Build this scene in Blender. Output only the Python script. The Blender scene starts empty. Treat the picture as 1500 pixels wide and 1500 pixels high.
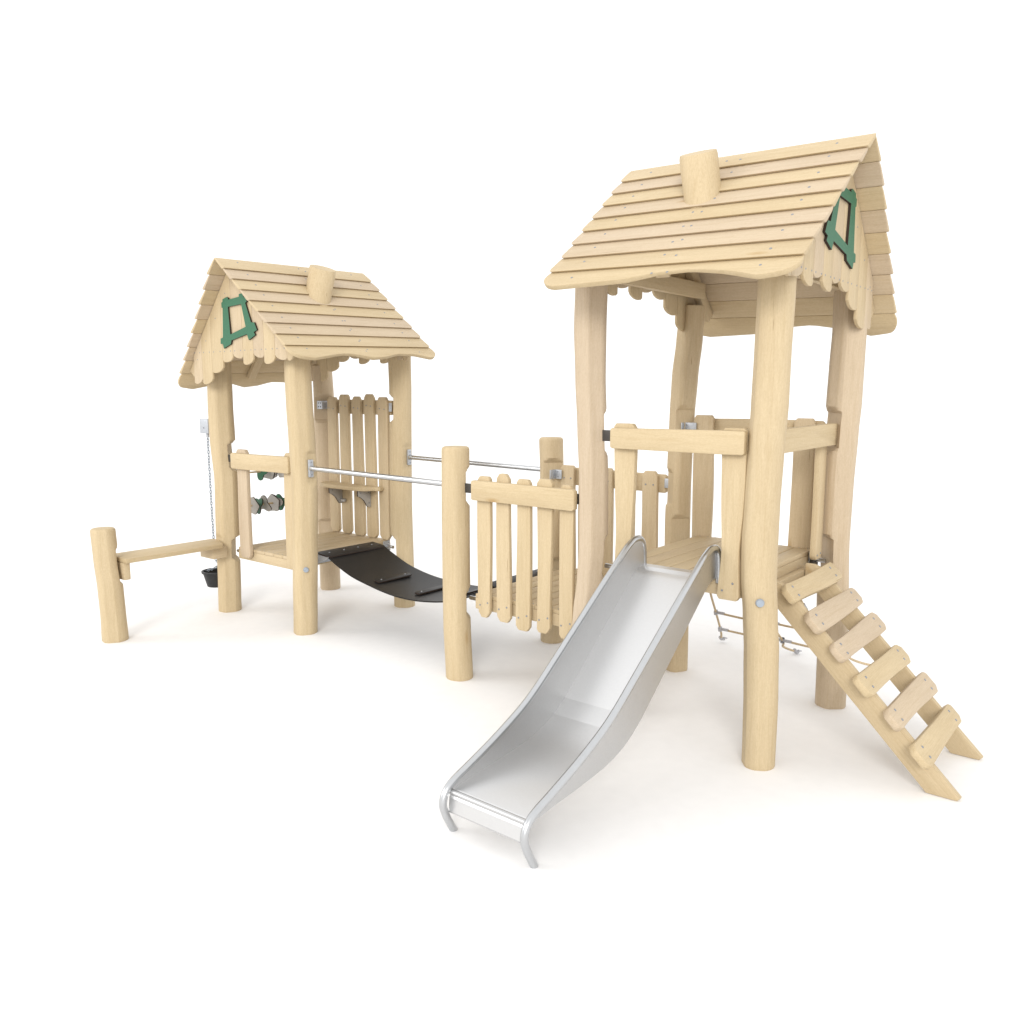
import bpy, bmesh, math, random
from mathutils import Vector, Matrix
PI = math.pi
sc = bpy.context.scene
COL = sc.collection

# ------------------------------------------------------------------ camera
cam_d = bpy.data.cameras.new('camera')
cam = bpy.data.objects.new('camera', cam_d); COL.objects.link(cam)
cam_r = Vector((0.77887863, 0.62717409, 0.00086024))
cam_u = Vector((-0.09199495, 0.11289023, 0.98933954))
cam_f = Vector((-0.62039101, 0.77065457, -0.14562464))
Mc = Matrix((cam_r, cam_u, -cam_f)).transposed().to_4x4()
Mc.translation = Vector((5.9457, -3.6733, 1.7927))
cam.matrix_world = Mc
cam_d.sensor_width = 36; cam_d.sensor_fit = 'HORIZONTAL'
cam_d.lens = 1197.6/1500*36
cam_d.clip_start = .05; cam_d.clip_end = 500
sc.camera = cam

# ------------------------------------------------------------------ world and lamps (white studio surround)
w = bpy.data.worlds.new('World'); sc.world = w; w.use_nodes = True
bg = w.node_tree.nodes['Background']
bg.inputs['Color'].default_value = (1, 1, 1, 1); bg.inputs['Strength'].default_value = 1.0
def lamp_sun(name, d, strength, angle, col=(1, 1, 1)):
    L = bpy.data.lights.new(name, 'SUN'); L.energy = strength; L.angle = math.radians(angle); L.color = col
    o = bpy.data.objects.new(name, L); COL.objects.link(o)
    o.rotation_euler = Vector(d).to_track_quat('-Z', 'Y').to_euler()
    return o
lamp_sun('key_lamp', (-.55, .85, -.45), 1.30, 22, (1, .985, .96))
lamp_sun('fill_lamp', (.72, .70, -.45), 0.55, 24, (1, .985, .96))
sc.view_settings.view_transform = 'Standard'; sc.view_settings.look = 'None'
sc.view_settings.exposure = 0.35; sc.view_settings.gamma = 1
sc.view_settings.use_curve_mapping = False

# ------------------------------------------------------------------ materials
def new_mat(name):
    m = bpy.data.materials.new(name); m.use_nodes = True
    nt = m.node_tree; return m, nt, nt.nodes['Principled BSDF']
def wood_mat():
    m, nt, b = new_mat('pale_timber'); N = nt.nodes; K = nt.links.new
    gco = N.new('ShaderNodeAttribute'); gco.attribute_name = 'gco'
    tone = N.new('ShaderNodeAttribute'); tone.attribute_name = 'tone'
    def mapn(sc3):
        mp = N.new('ShaderNodeMapping'); mp.inputs['Scale'].default_value = sc3
        K(gco.outputs['Vector'], mp.inputs['Vector']); return mp
    def noise(sc3, scale, detail, rough=.55, dist=0):
        n = N.new('ShaderNodeTexNoise'); n.inputs['Scale'].default_value = scale
        n.inputs['Detail'].default_value = detail; n.inputs['Roughness'].default_value = rough
        n.inputs['Distortion'].default_value = dist
        K(mapn(sc3).outputs['Vector'], n.inputs['Vector']); return n
    def ramp(src, stops):
        r = N.new('ShaderNodeValToRGB'); e = r.color_ramp.elements
        e[0].position, e[0].color = stops[0][0], (*stops[0][1], 1)
        e[1].position, e[1].color = stops[-1][0], (*stops[-1][1], 1)
        for p, c in stops[1:-1]:
            x = e.new(p); x.color = (*c, 1)
        K(src, r.inputs['Fac']); return r
    def mix(kind, fac, a, c):
        x = N.new('ShaderNodeMix'); x.data_type = 'RGBA'; x.blend_type = kind
        if isinstance(fac, float): x.inputs['Factor'].default_value = fac
        else: K(fac, x.inputs['Factor'])
        for s, v in ((x.inputs['A'], a), (x.inputs['B'], c)):
            if isinstance(v, tuple): s.default_value = (*v, 1)
            else: K(v, s)
        return x.outputs['Result']
    # broad tone: yellow pine to pinkish larch, chosen per piece
    base = mix('MIX', tone.outputs['Fac'], WOOD_Y, WOOD_P)
    broad = noise((1, 5, 5), 1.3, 3)
    r1 = ramp(broad.outputs['Fac'], [(.3, (.94, .925, .90)), (.7, (1.03, 1.03, 1.03))])
    c = mix('MULTIPLY', 1.0, base, r1.outputs['Color'])
    # growth ring streaks, wavering along the piece
    rings = noise((1.2, 26, 26), 2.2, 5, .6, .6)
    r2 = ramp(rings.outputs['Fac'], [(.32, (.945, .93, .90)), (.5, (1, 1, 1)), (.72, (1.02, 1.02, 1.02))])
    c = mix('MULTIPLY', 1.0, c, r2.outputs['Color'])
    # fine fibre
    fib = noise((4, 110, 110), 3.0, 3, .7)
    r3 = ramp(fib.outputs['Fac'], [(.3, (.91, .895, .87)), (.65, (1.02, 1.02, 1.02))])
    c = mix('MULTIPLY', 1.0, c, r3.outputs['Color'])
    mot = noise((30, 60, 60), 2.5, 4, .75)
    r6 = ramp(mot.outputs['Fac'], [(.33, (.93, .92, .90)), (.62, (1.02, 1.02, 1.02))])
    c = mix('MULTIPLY', 1.0, c, r6.outputs['Color'])
    # a few dark drying checks
    chk = noise((1.6, 48, 48), 1.7, 2, .5, .2)
    r4 = ramp(chk.outputs['Fac'], [(.215, (.45, .36, .27)), (.262, (1, 1, 1))])
    c = mix('MULTIPLY', .8, c, r4.outputs['Color'])
    # scattered knots
    vor = N.new('ShaderNodeTexVoronoi'); vor.feature = 'F1'; vor.inputs['Scale'].default_value = 1.0
    K(mapn((1.3, 4.0, 4.0)).outputs['Vector'], vor.inputs['Vector'])
    r5 = ramp(vor.outputs['Distance'], [(.025, (.80, .70, .57)), (.05, (.92, .87, .79)), (.085, (1, 1, 1))])
    c = mix('MULTIPLY', 1.0, c, r5.outputs['Color'])
    K(c, b.inputs['Base Color'])
    b.inputs['Roughness'].default_value = .62
    b.inputs['Specular IOR Level'].default_value = .25
    bp = N.new('ShaderNodeBump'); bp.inputs['Strength'].default_value = .16; bp.inputs['Distance'].default_value = .004
    K(rings.outputs['Fac'], bp.inputs['Height']); K(bp.outputs['Normal'], b.inputs['Normal'])
    return m
WOOD_Y = (.535, .432, .276)
WOOD_P = (.520, .425, .315)
WOOD = wood_mat()
def plain(name, col, rough=.5, metal=0., spec=.5, noise_amt=0., scale=40, stretch=(1, 1, 1), bump=0.):
    m, nt, b = new_mat(name); N = nt.nodes; K = nt.links.new
    b.inputs['Roughness'].default_value = rough; b.inputs['Metallic'].default_value = metal
    b.inputs['Specular IOR Level'].default_value = spec
    tc = N.new('ShaderNodeTexCoord'); mp = N.new('ShaderNodeMapping'); mp.inputs['Scale'].default_value = stretch
    K(tc.outputs['Object'], mp.inputs['Vector'])
    n = N.new('ShaderNodeTexNoise'); n.inputs['Scale'].default_value = scale; n.inputs['Detail'].default_value = 4
    K(mp.outputs['Vector'], n.inputs['Vector'])
    r = N.new('ShaderNodeValToRGB'); e = r.color_ramp.elements
    lo = tuple(max(0, v*(1-noise_amt)) for v in col); hi = tuple(min(1, v*(1+noise_amt)) for v in col)
    e[0].position, e[0].color = .3, (*lo, 1); e[1].position, e[1].color = .7, (*hi, 1)
    K(n.outputs['Fac'], r.inputs['Fac']); K(r.outputs['Color'], b.inputs['Base Color'])
    if bump:
        bp = N.new('ShaderNodeBump'); bp.inputs['Strength'].default_value = bump; bp.inputs['Distance'].default_value = .002
        K(n.outputs['Fac'], bp.inputs['Height']); K(bp.outputs['Normal'], b.inputs['Normal'])
    return m
STEEL = plain('brushed_stainless_steel', (.57, .57, .57), .42, 1, noise_amt=.02, scale=120)
BEDSTEEL = plain('lit_slide_bed_steel', (.70, .70, .70), .37, 1, noise_amt=.012, scale=90)  # the slide's steel again, its highlight put into a lighter base colour
TUBE = plain('polished_steel_tube', (.54, .55, .56), .28, 1, noise_amt=.02, scale=60)
ZINC = plain('galvanised_plate', (.46, .48, .51), .5, .6, noise_amt=.08, scale=60)
SCREW = plain('screw_head_zinc', (.24, .25, .27), .45, .4, noise_amt=.15, scale=300)
BOLTCAP = plain('grey_bolt_cap', (.29, .33, .38), .55, 0, noise_amt=.05)
GREEN = plain('green_hpl_panel', (.034, .130, .070), .5, 0, .3, noise_amt=.16, scale=260)
DARKEDGE = plain('dark_core_edge', (.035, .022, .016), .7, 0, .3)
GREYBOARD = plain('grey_hpl_panel', (.40, .385, .36), .55, 0, .3, noise_amt=.12, scale=220)
RUBBER = plain('black_conveyor_rubber', (.011, .010, .0095), .45, 0, .28, noise_amt=.2, scale=140, bump=.15)
BUCKETM = plain('black_rubber_bucket', (.018, .019, .020), .5, 0, .4, noise_amt=.2, scale=60)
ROPE = plain('beige_rope', (.50, .39, .25), .8, 0, .2, noise_amt=.25, scale=160, bump=.5)
SHADEPLATE = plain('shaded_zinc_bracket', (.06, .055, .05), .5, .3, noise_amt=.05)  # darker copy of the zinc, with the brackets' shade put into its colour
CLAMP = plain('grey_rope_clamp', (.42, .42, .44), .45, 0, noise_amt=.1)
GROUND = plain('white_studio_floor', (.85, .842, .836), .9, 0, .1, noise_amt=.012, scale=14)

# ------------------------------------------------------------------ mesh builder
rng = random.Random(7)
class MB:
    """collects pieces in world coordinates, links them as one mesh object"""
    def __init__(s):
        s.bm = bmesh.new(); s.g = s.bm.verts.layers.float_vector.new('gco'); s.t = s.bm.verts.layers.float.new('tone')
        s.mats = []
    def mi(s, m):
        if m not in s.mats: s.mats.append(m)
        return s.mats.index(m)
    def take(s, tb, mat, M=None, grain=0, tone=None, recalc=True, sharp=.6, fn=None):
        """merge temp bmesh tb; grain = which local axis the timber fibres follow"""
        if tone is None: tone = rng.random()*.35
        off = Vector((rng.uniform(-50, 50), rng.uniform(-50, 50), rng.uniform(-50, 50)))
        if recalc: bmesh.ops.recalc_face_normals(tb, faces=tb.faces)
        mi = s.mi(mat); vm = {}
        flip = (M is not None and M.determinant() < 0)
        for v in tb.verts:
            co = v.co
            g = Vector((co[grain], co[(grain+1) % 3], co[(grain+2) % 3]))
            wco = M @ co if M is not None else co.copy()
            if fn: wco = fn(wco)
            n = s.bm.verts.new(wco); n[s.g] = g + off; n[s.t] = tone; vm[v] = n
        tb.normal_update()
        mat2 = {}
        for f in tb.faces:
            vs = [vm[v] for v in f.verts]
            if flip: vs.reverse()
            try: nf = s.bm.faces.new(vs)
            except ValueError: continue
            nf.smooth = True; nf.material_index = mi + (f.material_index if f.material_index else 0) if False else mi
            if f.material_index == 1 and hasattr(s, 'edge_mat') and s.edge_mat: nf.material_index = s.mi(s.edge_mat)
        for e in tb.edges:
            if len(e.link_faces) == 2 and e.link_faces[0].normal.angle(e.link_faces[1].normal, 0) > sharp:
                ne = s.bm.edges.get((vm[e.verts[0]], vm[e.verts[1]]))
                if ne: ne.smooth = False
        tb.free()
    # --- pieces
    def board(s, pts, t, M, mat=WOOD, grain=0, tone=None, bev=.006, fn=None, hole=None, warp=None):
        """outline pts in local XY, thickness t along +Z"""
        tb = bmesh.new()
        if hole:
            a = [tb.verts.new((x, y, 0)) for x, y in pts]; h = [tb.verts.new((x, y, 0)) for x, y in hole]
            es = [tb.edges.new((a[i], a[(i+1) % len(a)])) for i in range(len(a))]
            es += [tb.edges.new((h[i], h[(i+1) % len(h)])) for i in range(len(h))]
            bmesh.ops.triangle_fill(tb, use_beauty=True, edges=es)
        else:
            tb.faces.new([tb.verts.new((x, y, 0)) for x, y in pts])
        r = bmesh.ops.extrude_face_region(tb, geom=tb.faces[:])
        vv = [e for e in r['geom'] if isinstance(e, bmesh.types.BMVert)]
        for v in vv: v.co.z = t
        bmesh.ops.recalc_face_normals(tb, faces=tb.faces); tb.normal_update()
        if getattr(s, 'edge_mat', None):
            for f in tb.faces:
                if abs(f.normal.z) < .5: f.material_index = 1
        if bev:
            es = [e for e in tb.edges if len(e.link_faces) == 2 and (abs(e.verts[0].co.z-e.verts[1].co.z) < 1e-6) and abs(e.link_faces[0].normal.dot(e.link_faces[1].normal)) < .3]
            bmesh.ops.bevel(tb, geom=es, offset=bev, offset_type='OFFSET', segments=2, profile=.5, affect='EDGES', clamp_overlap=True)
        if warp:
            for v in tb.verts: v.co = warp(v.co)
        s.take(tb, mat, M, grain, tone, fn=fn)
    def box(s, lo, hi, mat=WOOD, M=None, grain=None, tone=None, bev=.004, fn=None):
        tb = bmesh.new(); lo = Vector(lo); hi = Vector(hi); d = hi-lo
        bmesh.ops.create_cube(tb, size=1)
        for v in tb.verts: v.co = Vector(((v.co.x+.5)*d.x+lo.x, (v.co.y+.5)*d.y+lo.y, (v.co.z+.5)*d.z+lo.z))
        if grain is None: grain = max(range(3), key=lambda i: abs(d[i]))
        if bev:
            bmesh.ops.bevel(tb, geom=tb.edges[:], offset=min(bev, min(abs(d.x), abs(d.y), abs(d.z))*.3), offset_type='OFFSET', segments=2, profile=.5, affect='EDGES')
        s.take(tb, mat, M, grain, tone, fn=fn)
    def tube(s, path, r, mat, n=12, closed=False, caps=True, grain=0):
        tb = bmesh.new(); P = [Vector(p) for p in path]; rings = []
        up = None
        for i, p in enumerate(P):
            a = P[i-1] if (i or closed) else p; c = P[(i+1) % len(P)] if (i < len(P)-1 or closed) else p
            t = (c-a).normalized()
            if up is None:
                up = Vector((0, 0, 1)) if abs(t.z) < .9 else Vector((1, 0, 0))
            side = t.cross(up).normalized(); up = side.cross(t).normalized()
            rr = r[i] if isinstance(r, (list, tuple)) else r
            rings.append([tb.verts.new(p + rr*(math.cos(2*PI*k/n)*side + math.sin(2*PI*k/n)*up)) for k in range(n)])
        m = len(P)
        for i in range(m if closed else m-1):
            A, B = rings[i], rings[(i+1) % m]
            for k in range(n): tb.faces.new((A[k], A[(k+1) % n], B[(k+1) % n], B[k]))
        if caps and not closed:
            tb.faces.new(rings[0][::-1]); tb.faces.new(rings[-1])
        s.take(tb, mat, None, grain, 0)
    def screw(s, p, nrm, r=.0058, h=.003, mat=None):
        p = Vector(p); n = Vector(nrm).normalized()
        tb = bmesh.new(); bmesh.ops.create_cone(tb, cap_ends=True, segments=10, radius1=r, radius2=r*.8, depth=h)
        M = Matrix.Translation(p+n*h*.5) @ n.to_track_quat('Z', 'Y').to_matrix().to_4x4()
        s.take(tb, mat or SCREW, M)
    def grid(s, rows, mat, grain=0, tone=None, recalc=True, sharp=.6):
        tb = bmesh.new(); V = [[tb.verts.new(p) for p in r] for r in rows]
        for i in range(len(V)-1):
            for j in range(len(V[0])-1): tb.faces.new((V[i][j], V[i+1][j], V[i+1][j+1], V[i][j+1]))
        s.take(tb, mat, None, grain, tone, recalc=recalc, sharp=sharp)
    def build(s, name, parent=None, label=None):
        me = bpy.data.meshes.new(name)
        o = bpy.data.objects.new(name, me); COL.objects.link(o)
        if parent:
            o.parent = parent
            off = world_loc(parent)
            bmesh.ops.translate(s.bm, verts=s.bm.verts, vec=-off)
        s.bm.to_mesh(me); s.bm.free()
        for m in s.mats: me.materials.append(m)
        if label: o['label'] = label
        return o
def world_loc(o):
    v = Vector((0, 0, 0))
    while o: v += o.location; o = o.parent
    return v
def thing(name, label, cat, loc, group=None):
    o = bpy.data.objects.new(name, None); COL.objects.link(o)
    o.location = loc; o['label'] = label; o['category'] = cat; o.empty_display_size = .2
    if group: o['group'] = group
    return o
def axes(o, ex, ey, ez):
    M = Matrix((Vector(ex), Vector(ey), Vector(ez))).transposed().to_4x4(); M.translation = Vector(o); return M

def outline(L, W, wob=.006, cut=.022, r=random.Random(1), ends=None, n=10):
    """board outline along +X from 0..L, width W centred on Y, wandering edges and irregular cut corners"""
    ph = [r.uniform(0, 6.28) for _ in range(4)]; am = [r.uniform(.4, 1)*wob for _ in range(2)]
    def lo(t): return -W/2 + am[0]*math.sin(ph[0]+t*r_f[0]) 
    def hi(t): return W/2 + am[1]*math.sin(ph[1]+t*r_f[1])
    r_f = [r.uniform(2.5, 5.5), r.uniform(2.5, 5.5)]
    cs = [cut*r.uniform(.6, 1.25) for _ in range(4)] if ends is None else ends
    def corner(px, py, sx, sy, c):
        # chamfer with softened tips; returned from the end side to the long side
        q = c*.22
        return [(px, py-sy*(c*.75+q)), (px-sx*q*.35, py-sy*c*.72), (px-sx*c*.95, py-sy*q*.3), (px-sx*(c+q*1.4), py)]
    pts = []
    pts += corner(0, lo(0), -1, -1, cs[0])
    ts = [i/n for i in range(1, n)]
    pts += [(t*L, lo(t)) for t in ts if cs[0]*1.5 < t*L < L-cs[1]*1.5]
    pts += corner(L, lo(1), 1, -1, cs[1])[::-1]
    pts += corner(L, hi(1), 1, 1, cs[2])
    pts += [(t*L, hi(t)) for t in ts[::-1] if cs[3]*1.5 < t*L < L-cs[2]*1.5]
    pts += corner(0, hi(0), -1, 1, cs[3])[::-1]
    return pts

# ------------------------------------------------------------------ round posts
def smooth_rows(rows, z):
    if z <= rows[0][0]: return rows[0][1:]
    for a, b in zip(rows, rows[1:]):
        if z <= b[0]:
            t = (z-a[0])/(b[0]-a[0]); t = t*t*(3-2*t)*.6 + t*.4
            return (a[1]+(b[1]-a[1])*t, a[2]+(b[2]-a[2])*t)
    return rows[-1][1:]
def post(x, y, rows, top, parent, notches=(), flats=(), tone=.1, round_top=.0, seed=0, bolts=(), name='post', cut=None):
    """a debarked log: gently bent, with planed flats and notches where fittings sit"""
    b = MB(); tb = bmesh.new(); n = 64; rr = random.Random(seed)
    zs = set([0, .006]); z = .02
    while z < top-.02: zs.add(round(z, 4)); z += .022
    for (z0, z1, a, d) in notches:
        for q in (z0-.035, z0, z1, z1+.035): zs.add(round(q, 4)); 
    zs = sorted(q for q in zs if q <= top-.02)
    if round_top: zs += [top-round_top, top-round_top*.6, top-round_top*.25, top-round_top*.05, top]
    else: zs += [top-.003, top]
    zs = sorted(set(zs))
    p1, p2 = rr.uniform(0, 6), rr.uniform(0, 6)
    rings = []
    for z in zs:
        dx, r = smooth_rows(rows, z)
        dy = .008*math.sin(z*2.3+p1)
        ins = 0
        if round_top and z > top-round_top:
            q = (z-(top-round_top))/round_top; ins = round_top*(1-math.sqrt(max(0, 1-q*q)))
        if not round_top and z >= top-.001: ins = .003
        if z == 0: ins = .002
        ring = []
        for k in range(n):
            th = 2*PI*k/n
            rad = r*(1+.012*math.sin(2*th+p2+z*1.1)+.006*math.sin(3*th+p1-z))
            v = Vector((math.cos(th)*rad, math.sin(th)*rad))
            for (a, fr) in flats:
                d = Vector((math.cos(a), math.sin(a))); e = v.dot(d)-fr*r
                if e > 0: v -= d*e
            for (z0, z1, a, dd) in notches:
                if z0-.035 <= z <= z1+.035:
                    f = 1 if z0 <= z <= z1 else ((z-(z0-.035))/.035 if z < z0 else ((z1+.035)-z)/.035)
                    lim = r*1.03 + (dd-r*1.03)*f
                    d = Vector((math.cos(a), math.sin(a))); e = v.dot(d)-lim
                    if e > 0: v -= d*e
            if ins: v *= max(.05, (r-ins)/r)
            ring.append(tb.verts.new((x+dx+v.x, y+dy+v.y, z)))
        rings.append(ring)
    for A, B in zip(rings, rings[1:]):
        for k in range(n): tb.faces.new((A[k], A[(k+1) % n], B[(k+1) % n], B[k]))
    tb.faces.new(rings[0][::-1]); tb.faces.new(rings[-1])
    b.take(tb, WOOD, None, 2, tone, sharp=.42)
    o = b.build(name, parent)
    for (bx, by, bz, nx, ny) in bolts:
        c = MB(); c.screw((bx, by, bz), (nx, ny, 0), r=.021, h=.014, mat=BOLTCAP); c.build('bolt_cap', o)
    return o

ROWS = {
'F': [(0.01, -0.018, 0.0788), (0.264, -0.02, 0.0806), (0.572, -0.029, 0.0812), (0.748, -0.042, 0.0800), (0.921, -0.056, 0.0825), (1.098, -0.058, 0.0834), (1.27, -0.054, 0.0812), (1.509, -0.045, 0.0803), (1.744, -0.037, 0.0826), (1.97, -0.035, 0.0809), (2.195, -0.032, 0.0826), (2.317, -0.032, 0.0822)],
'RFL': [(0, -0.065, 0.079), (0.4, -0.055, 0.079), (0.595, -0.039, 0.0791), (0.775, -0.021, 0.0766), (0.948, -0.007, 0.0797), (1.324, -0.009, 0.0788), (1.598, -0.021, 0.08), (1.867, -0.033, 0.0818), (2.129, -0.037, 0.0867), (2.337, -0.032, 0.0866)],
'RBL': [(-0.01, -0.003, 0.0782), (0.961, -0.014, 0.0806), (1.198, -0.012, 0.0778), (1.406, -0.009, 0.0774), (1.645, -0.004, 0.0776), (1.88, 0.006, 0.0804), (2.112, 0.027, 0.0797), (2.311, 0.040, 0.074)],
'RBR': [(-0.022, 0.005, 0.083), (0.314, 0.001, 0.0822), (0.549, -0.013, 0.0847), (0.959, -0.028, 0.0847), (1.269, -0.028, 0.0886), (1.573, -0.02, 0.0904), (1.734, -0.014, 0.0918), (1.937, -0.012, 0.0902), (2.115, -0.009, 0.0879), (2.282, -0.016, 0.0857)],
'P1': [(0.001, -0.007, 0.0906), (0.334, 0.012, 0.0898), (0.676, 0.022, 0.0930), (1.08, 0.026, 0.0907), (1.431, -0.009, 0.0969), (1.659, -0.018, 0.0957), (1.886, -0.013, 0.0938)],
'P2': [(-0.006, 0.002, 0.0874), (0.159, 0.01, 0.0878), (0.661, 0.024, 0.0909), (1.048, 0.035, 0.0925), (1.466, 0.021, 0.0944), (1.673, 0.011, 0.0938), (1.877, 0.01, 0.0938), (2.042, 0.01, 0.090)],
'P3': [(0.006, 0.012, 0.0867), (0.719, 0.002, 0.093), (1.424, 0.013, 0.0925), (1.812, 0.016, 0.0917), (2.042, 0.008, 0.0932)],
'P4': [(0.023, 0.028, 0.0914), (1.02, 0.021, 0.0916), (1.729, 0.038, 0.0901), (2.023, 0.024, 0.0857)],
'M1': [(-0.011, 0.001, 0.0867), (0.332, -0.011, 0.0871), (0.826, -0.009, 0.0869), (1.019, -0.01, 0.0876), (1.462, -0.013, 0.0860)],
'M2': [(-0.006, 0.002, 0.0846), (1.232, -0.014, 0.0846), (1.473, -0.025, 0.0860)],
'D': [(0.007, 0.08, 0.0896), (0.191, 0.081, 0.0852), (0.393, 0.075, 0.0853), (0.591, 0.047, 0.0840), (0.814, 0.029, 0.0834)],
}

# ------------------------------------------------------------------ the floor
g = MB(); g.grid([[(-90+i*20, -90+j*20, 0) for j in range(10)] for i in range(10)], GROUND, recalc=False)
go = g.build('ground'); go['kind'] = 'structure'
for p in go.data.polygons:
    if p.normal.z < 0: p.flip()

X0, X1, X2, X3, X4 = 0, 1.0, 2.56, 3.555, 4.54
small = thing('play_tower', 'shorter wooden playhouse tower with gable roof, at the far end by the hanging bucket', 'play tower', (.5, .5, 0), 'log towers with gable roofs')
tall = thing('play_tower', 'taller wooden playhouse tower with gable roof, between the metal slide and the tread ladder', 'play tower', (4.05, .5, 0), 'log towers with gable roofs')
deckway = thing('picket_landing', 'low wooden landing with picket railings and two short round posts between bridge and tall tower', 'landing', (3.05, .5, 0))

# ------------------------------------------------------------------ posts
E_, W_, S_, N_ = 0, PI, -PI/2, PI/2
NE, NW, SW, SE = PI/4, PI*.75, -PI*.75, -PI/4
post(X4, 0, ROWS['F'], 2.40, tall, [(.80, 1.0, NW, .045), (1.49, 1.66, NW, .045)], [(math.radians(-142), .93), (math.radians(-60), .955), (math.radians(60), .93)], .08, seed=1,
     bolts=[(4.527, -.075, .823, .45, -.9)])
post(X3, 0, ROWS['RFL'], 2.42, tall, [(.82, 1.0, NE, .048), (1.49, 1.67, NE, .055), (.50, .66, NW, .05), (1.13, 1.32, NW, .05)], [(math.radians(-95), .90), (math.radians(-35), .90), (math.radians(-150), .95)], 1.0, seed=2)
post(X3, 1, ROWS['RBL'], 2.31, tall, [(.84, 1.0, SE, .05), (1.52, 1.68, SE, .05), (.46, .62, SW, .05), (1.10, 1.29, SW, .055)], [(math.radians(-30), .88), (math.radians(-110), .93)], .25, seed=3)
post(X4, 1, ROWS['RBR'], 2.33, tall, [(.80, .98, SW, .035), (1.49, 1.68, SW, .045)], [(math.radians(-50), .88), (math.radians(-115), .94)], .85, seed=4)
post(X0, 0, ROWS['P1'], 2.06, small, [(.455, .60, NE, .042), (1.19, 1.37, NE, .048), (.50, .63, S_, .080)], [(math.radians(-25), .90), (math.radians(-80), .95)], .05, seed=5)
post(X1, 0, ROWS['P2'], 2.14, small, [(1.14, 1.345, E_, .078), (1.18, 1.37, NW, .05), (.44, .62, NW, .05)], [(math.radians(-30), .93), (math.radians(-110), .95)], .0, seed=6,
     bolts=[(1.094, -.052, .500, .8, -.6)])
post(X1, 1, ROWS['P3'], 2.16, small, [(1.57, 1.74, SW, .055), (.42, .58, SW, .05), (1.17, 1.35, E_, .080)], [(math.radians(-60), .93)], .05, seed=7)
post(X0, 1, ROWS['P4'], 2.02, small, [(1.55, 1.74, SE, .045), (.46, .63, SE, .045)], [(math.radians(-120), .95)], .75, seed=8)
post(X2, 0, ROWS['M1'], 1.463, deckway, [(.42, .555, NE, .058), (1.13, 1.31, NE, .060)], [(math.radians(-70), .96)], .05, round_top=.02, seed=9)
post(X2, 1, ROWS['M2'], 1.475, deckway, [(.42, .60, SE, .05), (1.09, 1.30, SE, .048)], [], .25, round_top=.02, seed=10)

# steel bar plates and tubes joining platforms to posts
def plates(parent, items):
    for (lo, hi) in items:
        b = MB(); b.box(lo, hi, ZINC, bev=.003); b.build('bracket', parent)

# ------------------------------------------------------------------ platforms
def platform(parent, x0, x1, y0, y1, top, nb, tone=.15, boards_along_y=True, th=.095):
    b = MB()
    # rim joists
    b.box((x0, y0, top-th), (x1, y0+.045, top-.024), tone=tone)
    b.box((x0, y1-.045, top-th), (x1, y1, top-.024), tone=tone)
    b.box((x0, y0+.047, top-th), (x0+.045, y1-.047, top-.024), tone=tone+.05)
    b.box((x1-.045, y0+.047, top-th), (x1, y1-.047, top-.024), tone=tone+.05)
    o = b.build('platform', parent)
    d = MB(); w_ = (x1-x0)/nb
    for i in range(nb):
        d.box((x0+i*w_+.0022, y0, top-.0235), (x0+(i+1)*w_-.0022, y1, top+rng.uniform(-.0006, .0006)), tone=rng.random()*.3, bev=.0035)
        for yy in (y0+.022, y1-.022):
            for f in (.25, .75): d.screw((x0+(i+f)*w_, yy, top), (0, 0, 1), r=.0045, h=.0015)
    d.build('deck_boards', o)
    for sx, xx in ((-1, x0), (1, x1)):
        for yy in (y0+.05, y1-.05):
            c = MB()
            c.box((min(xx, xx+sx*.008), yy-.035, top-th+.002), (max(xx, xx+sx*.008), yy+.035, top-.004), ZINC, bev=.002)
            c.tube([(xx, yy, top-.05), (xx+sx*.085, yy, top-.05)], .0135, TUBE)
            for dz in (-.03, .03):
                for dy in (-.022, .022): c.screw((xx+sx*.008, yy+dy, top-.05+dz), (sx, 0, 0), r=.005)
            c.build('tube_bracket', o)
    return o
platform(small, .15, .86, 0.0, 1.0, .552, 6)
platform(deckway, 2.70, 3.425, 0.0, .985, .567, 8)
platform(tall, 3.69, 4.41, 0.0, .985, .905, 7)

# ------------------------------------------------------------------ railings
def picket(parent, xc, zb, zt, width, yb, yf, tone, seed, cut=.022, axis='x', wob=.006, taper=None, outline_pts=None, screws=(), wb=None, waist=0):
    """vertical plank in an x (or y) facing railing, from zb to zt, between depth yb (back) and yf (front)"""
    r = random.Random(seed); L = zt-zb
    pts = outline_pts or outline(L, width, wob, cut, r)
    if wb:  # narrower or wider at the bottom
        pts = [(px, py*(1+(wb/width-1)*(1-px/L))) for px, py in pts]
    if waist: pts = [(px, py*(1-waist*math.exp(-((px/L-.28)/.2)**2))) for px, py in pts]
    t = abs(yf-yb); b = MB()
    if axis == 'x': M = axes((xc, yf, zb), (0, 0, 1), (1, 0, 0), (0, (yb-yf)/t, 0))
    else: M = axes((yf, xc, zb), (0, 0, 1), (0, 1, 0), ((yb-yf)/t, 0, 0))
    b.board(pts, t, M, tone=tone, bev=.005)
    for (dx, zz) in screws:
        if axis == 'x': b.screw((xc+dx, yf, zz), (0, -(yb-yf)/t, 0))
        else: b.screw((yf, xc+dx, zz), (-(yb-yf)/t, 0, 0))
    return b.build('picket', parent)
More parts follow.
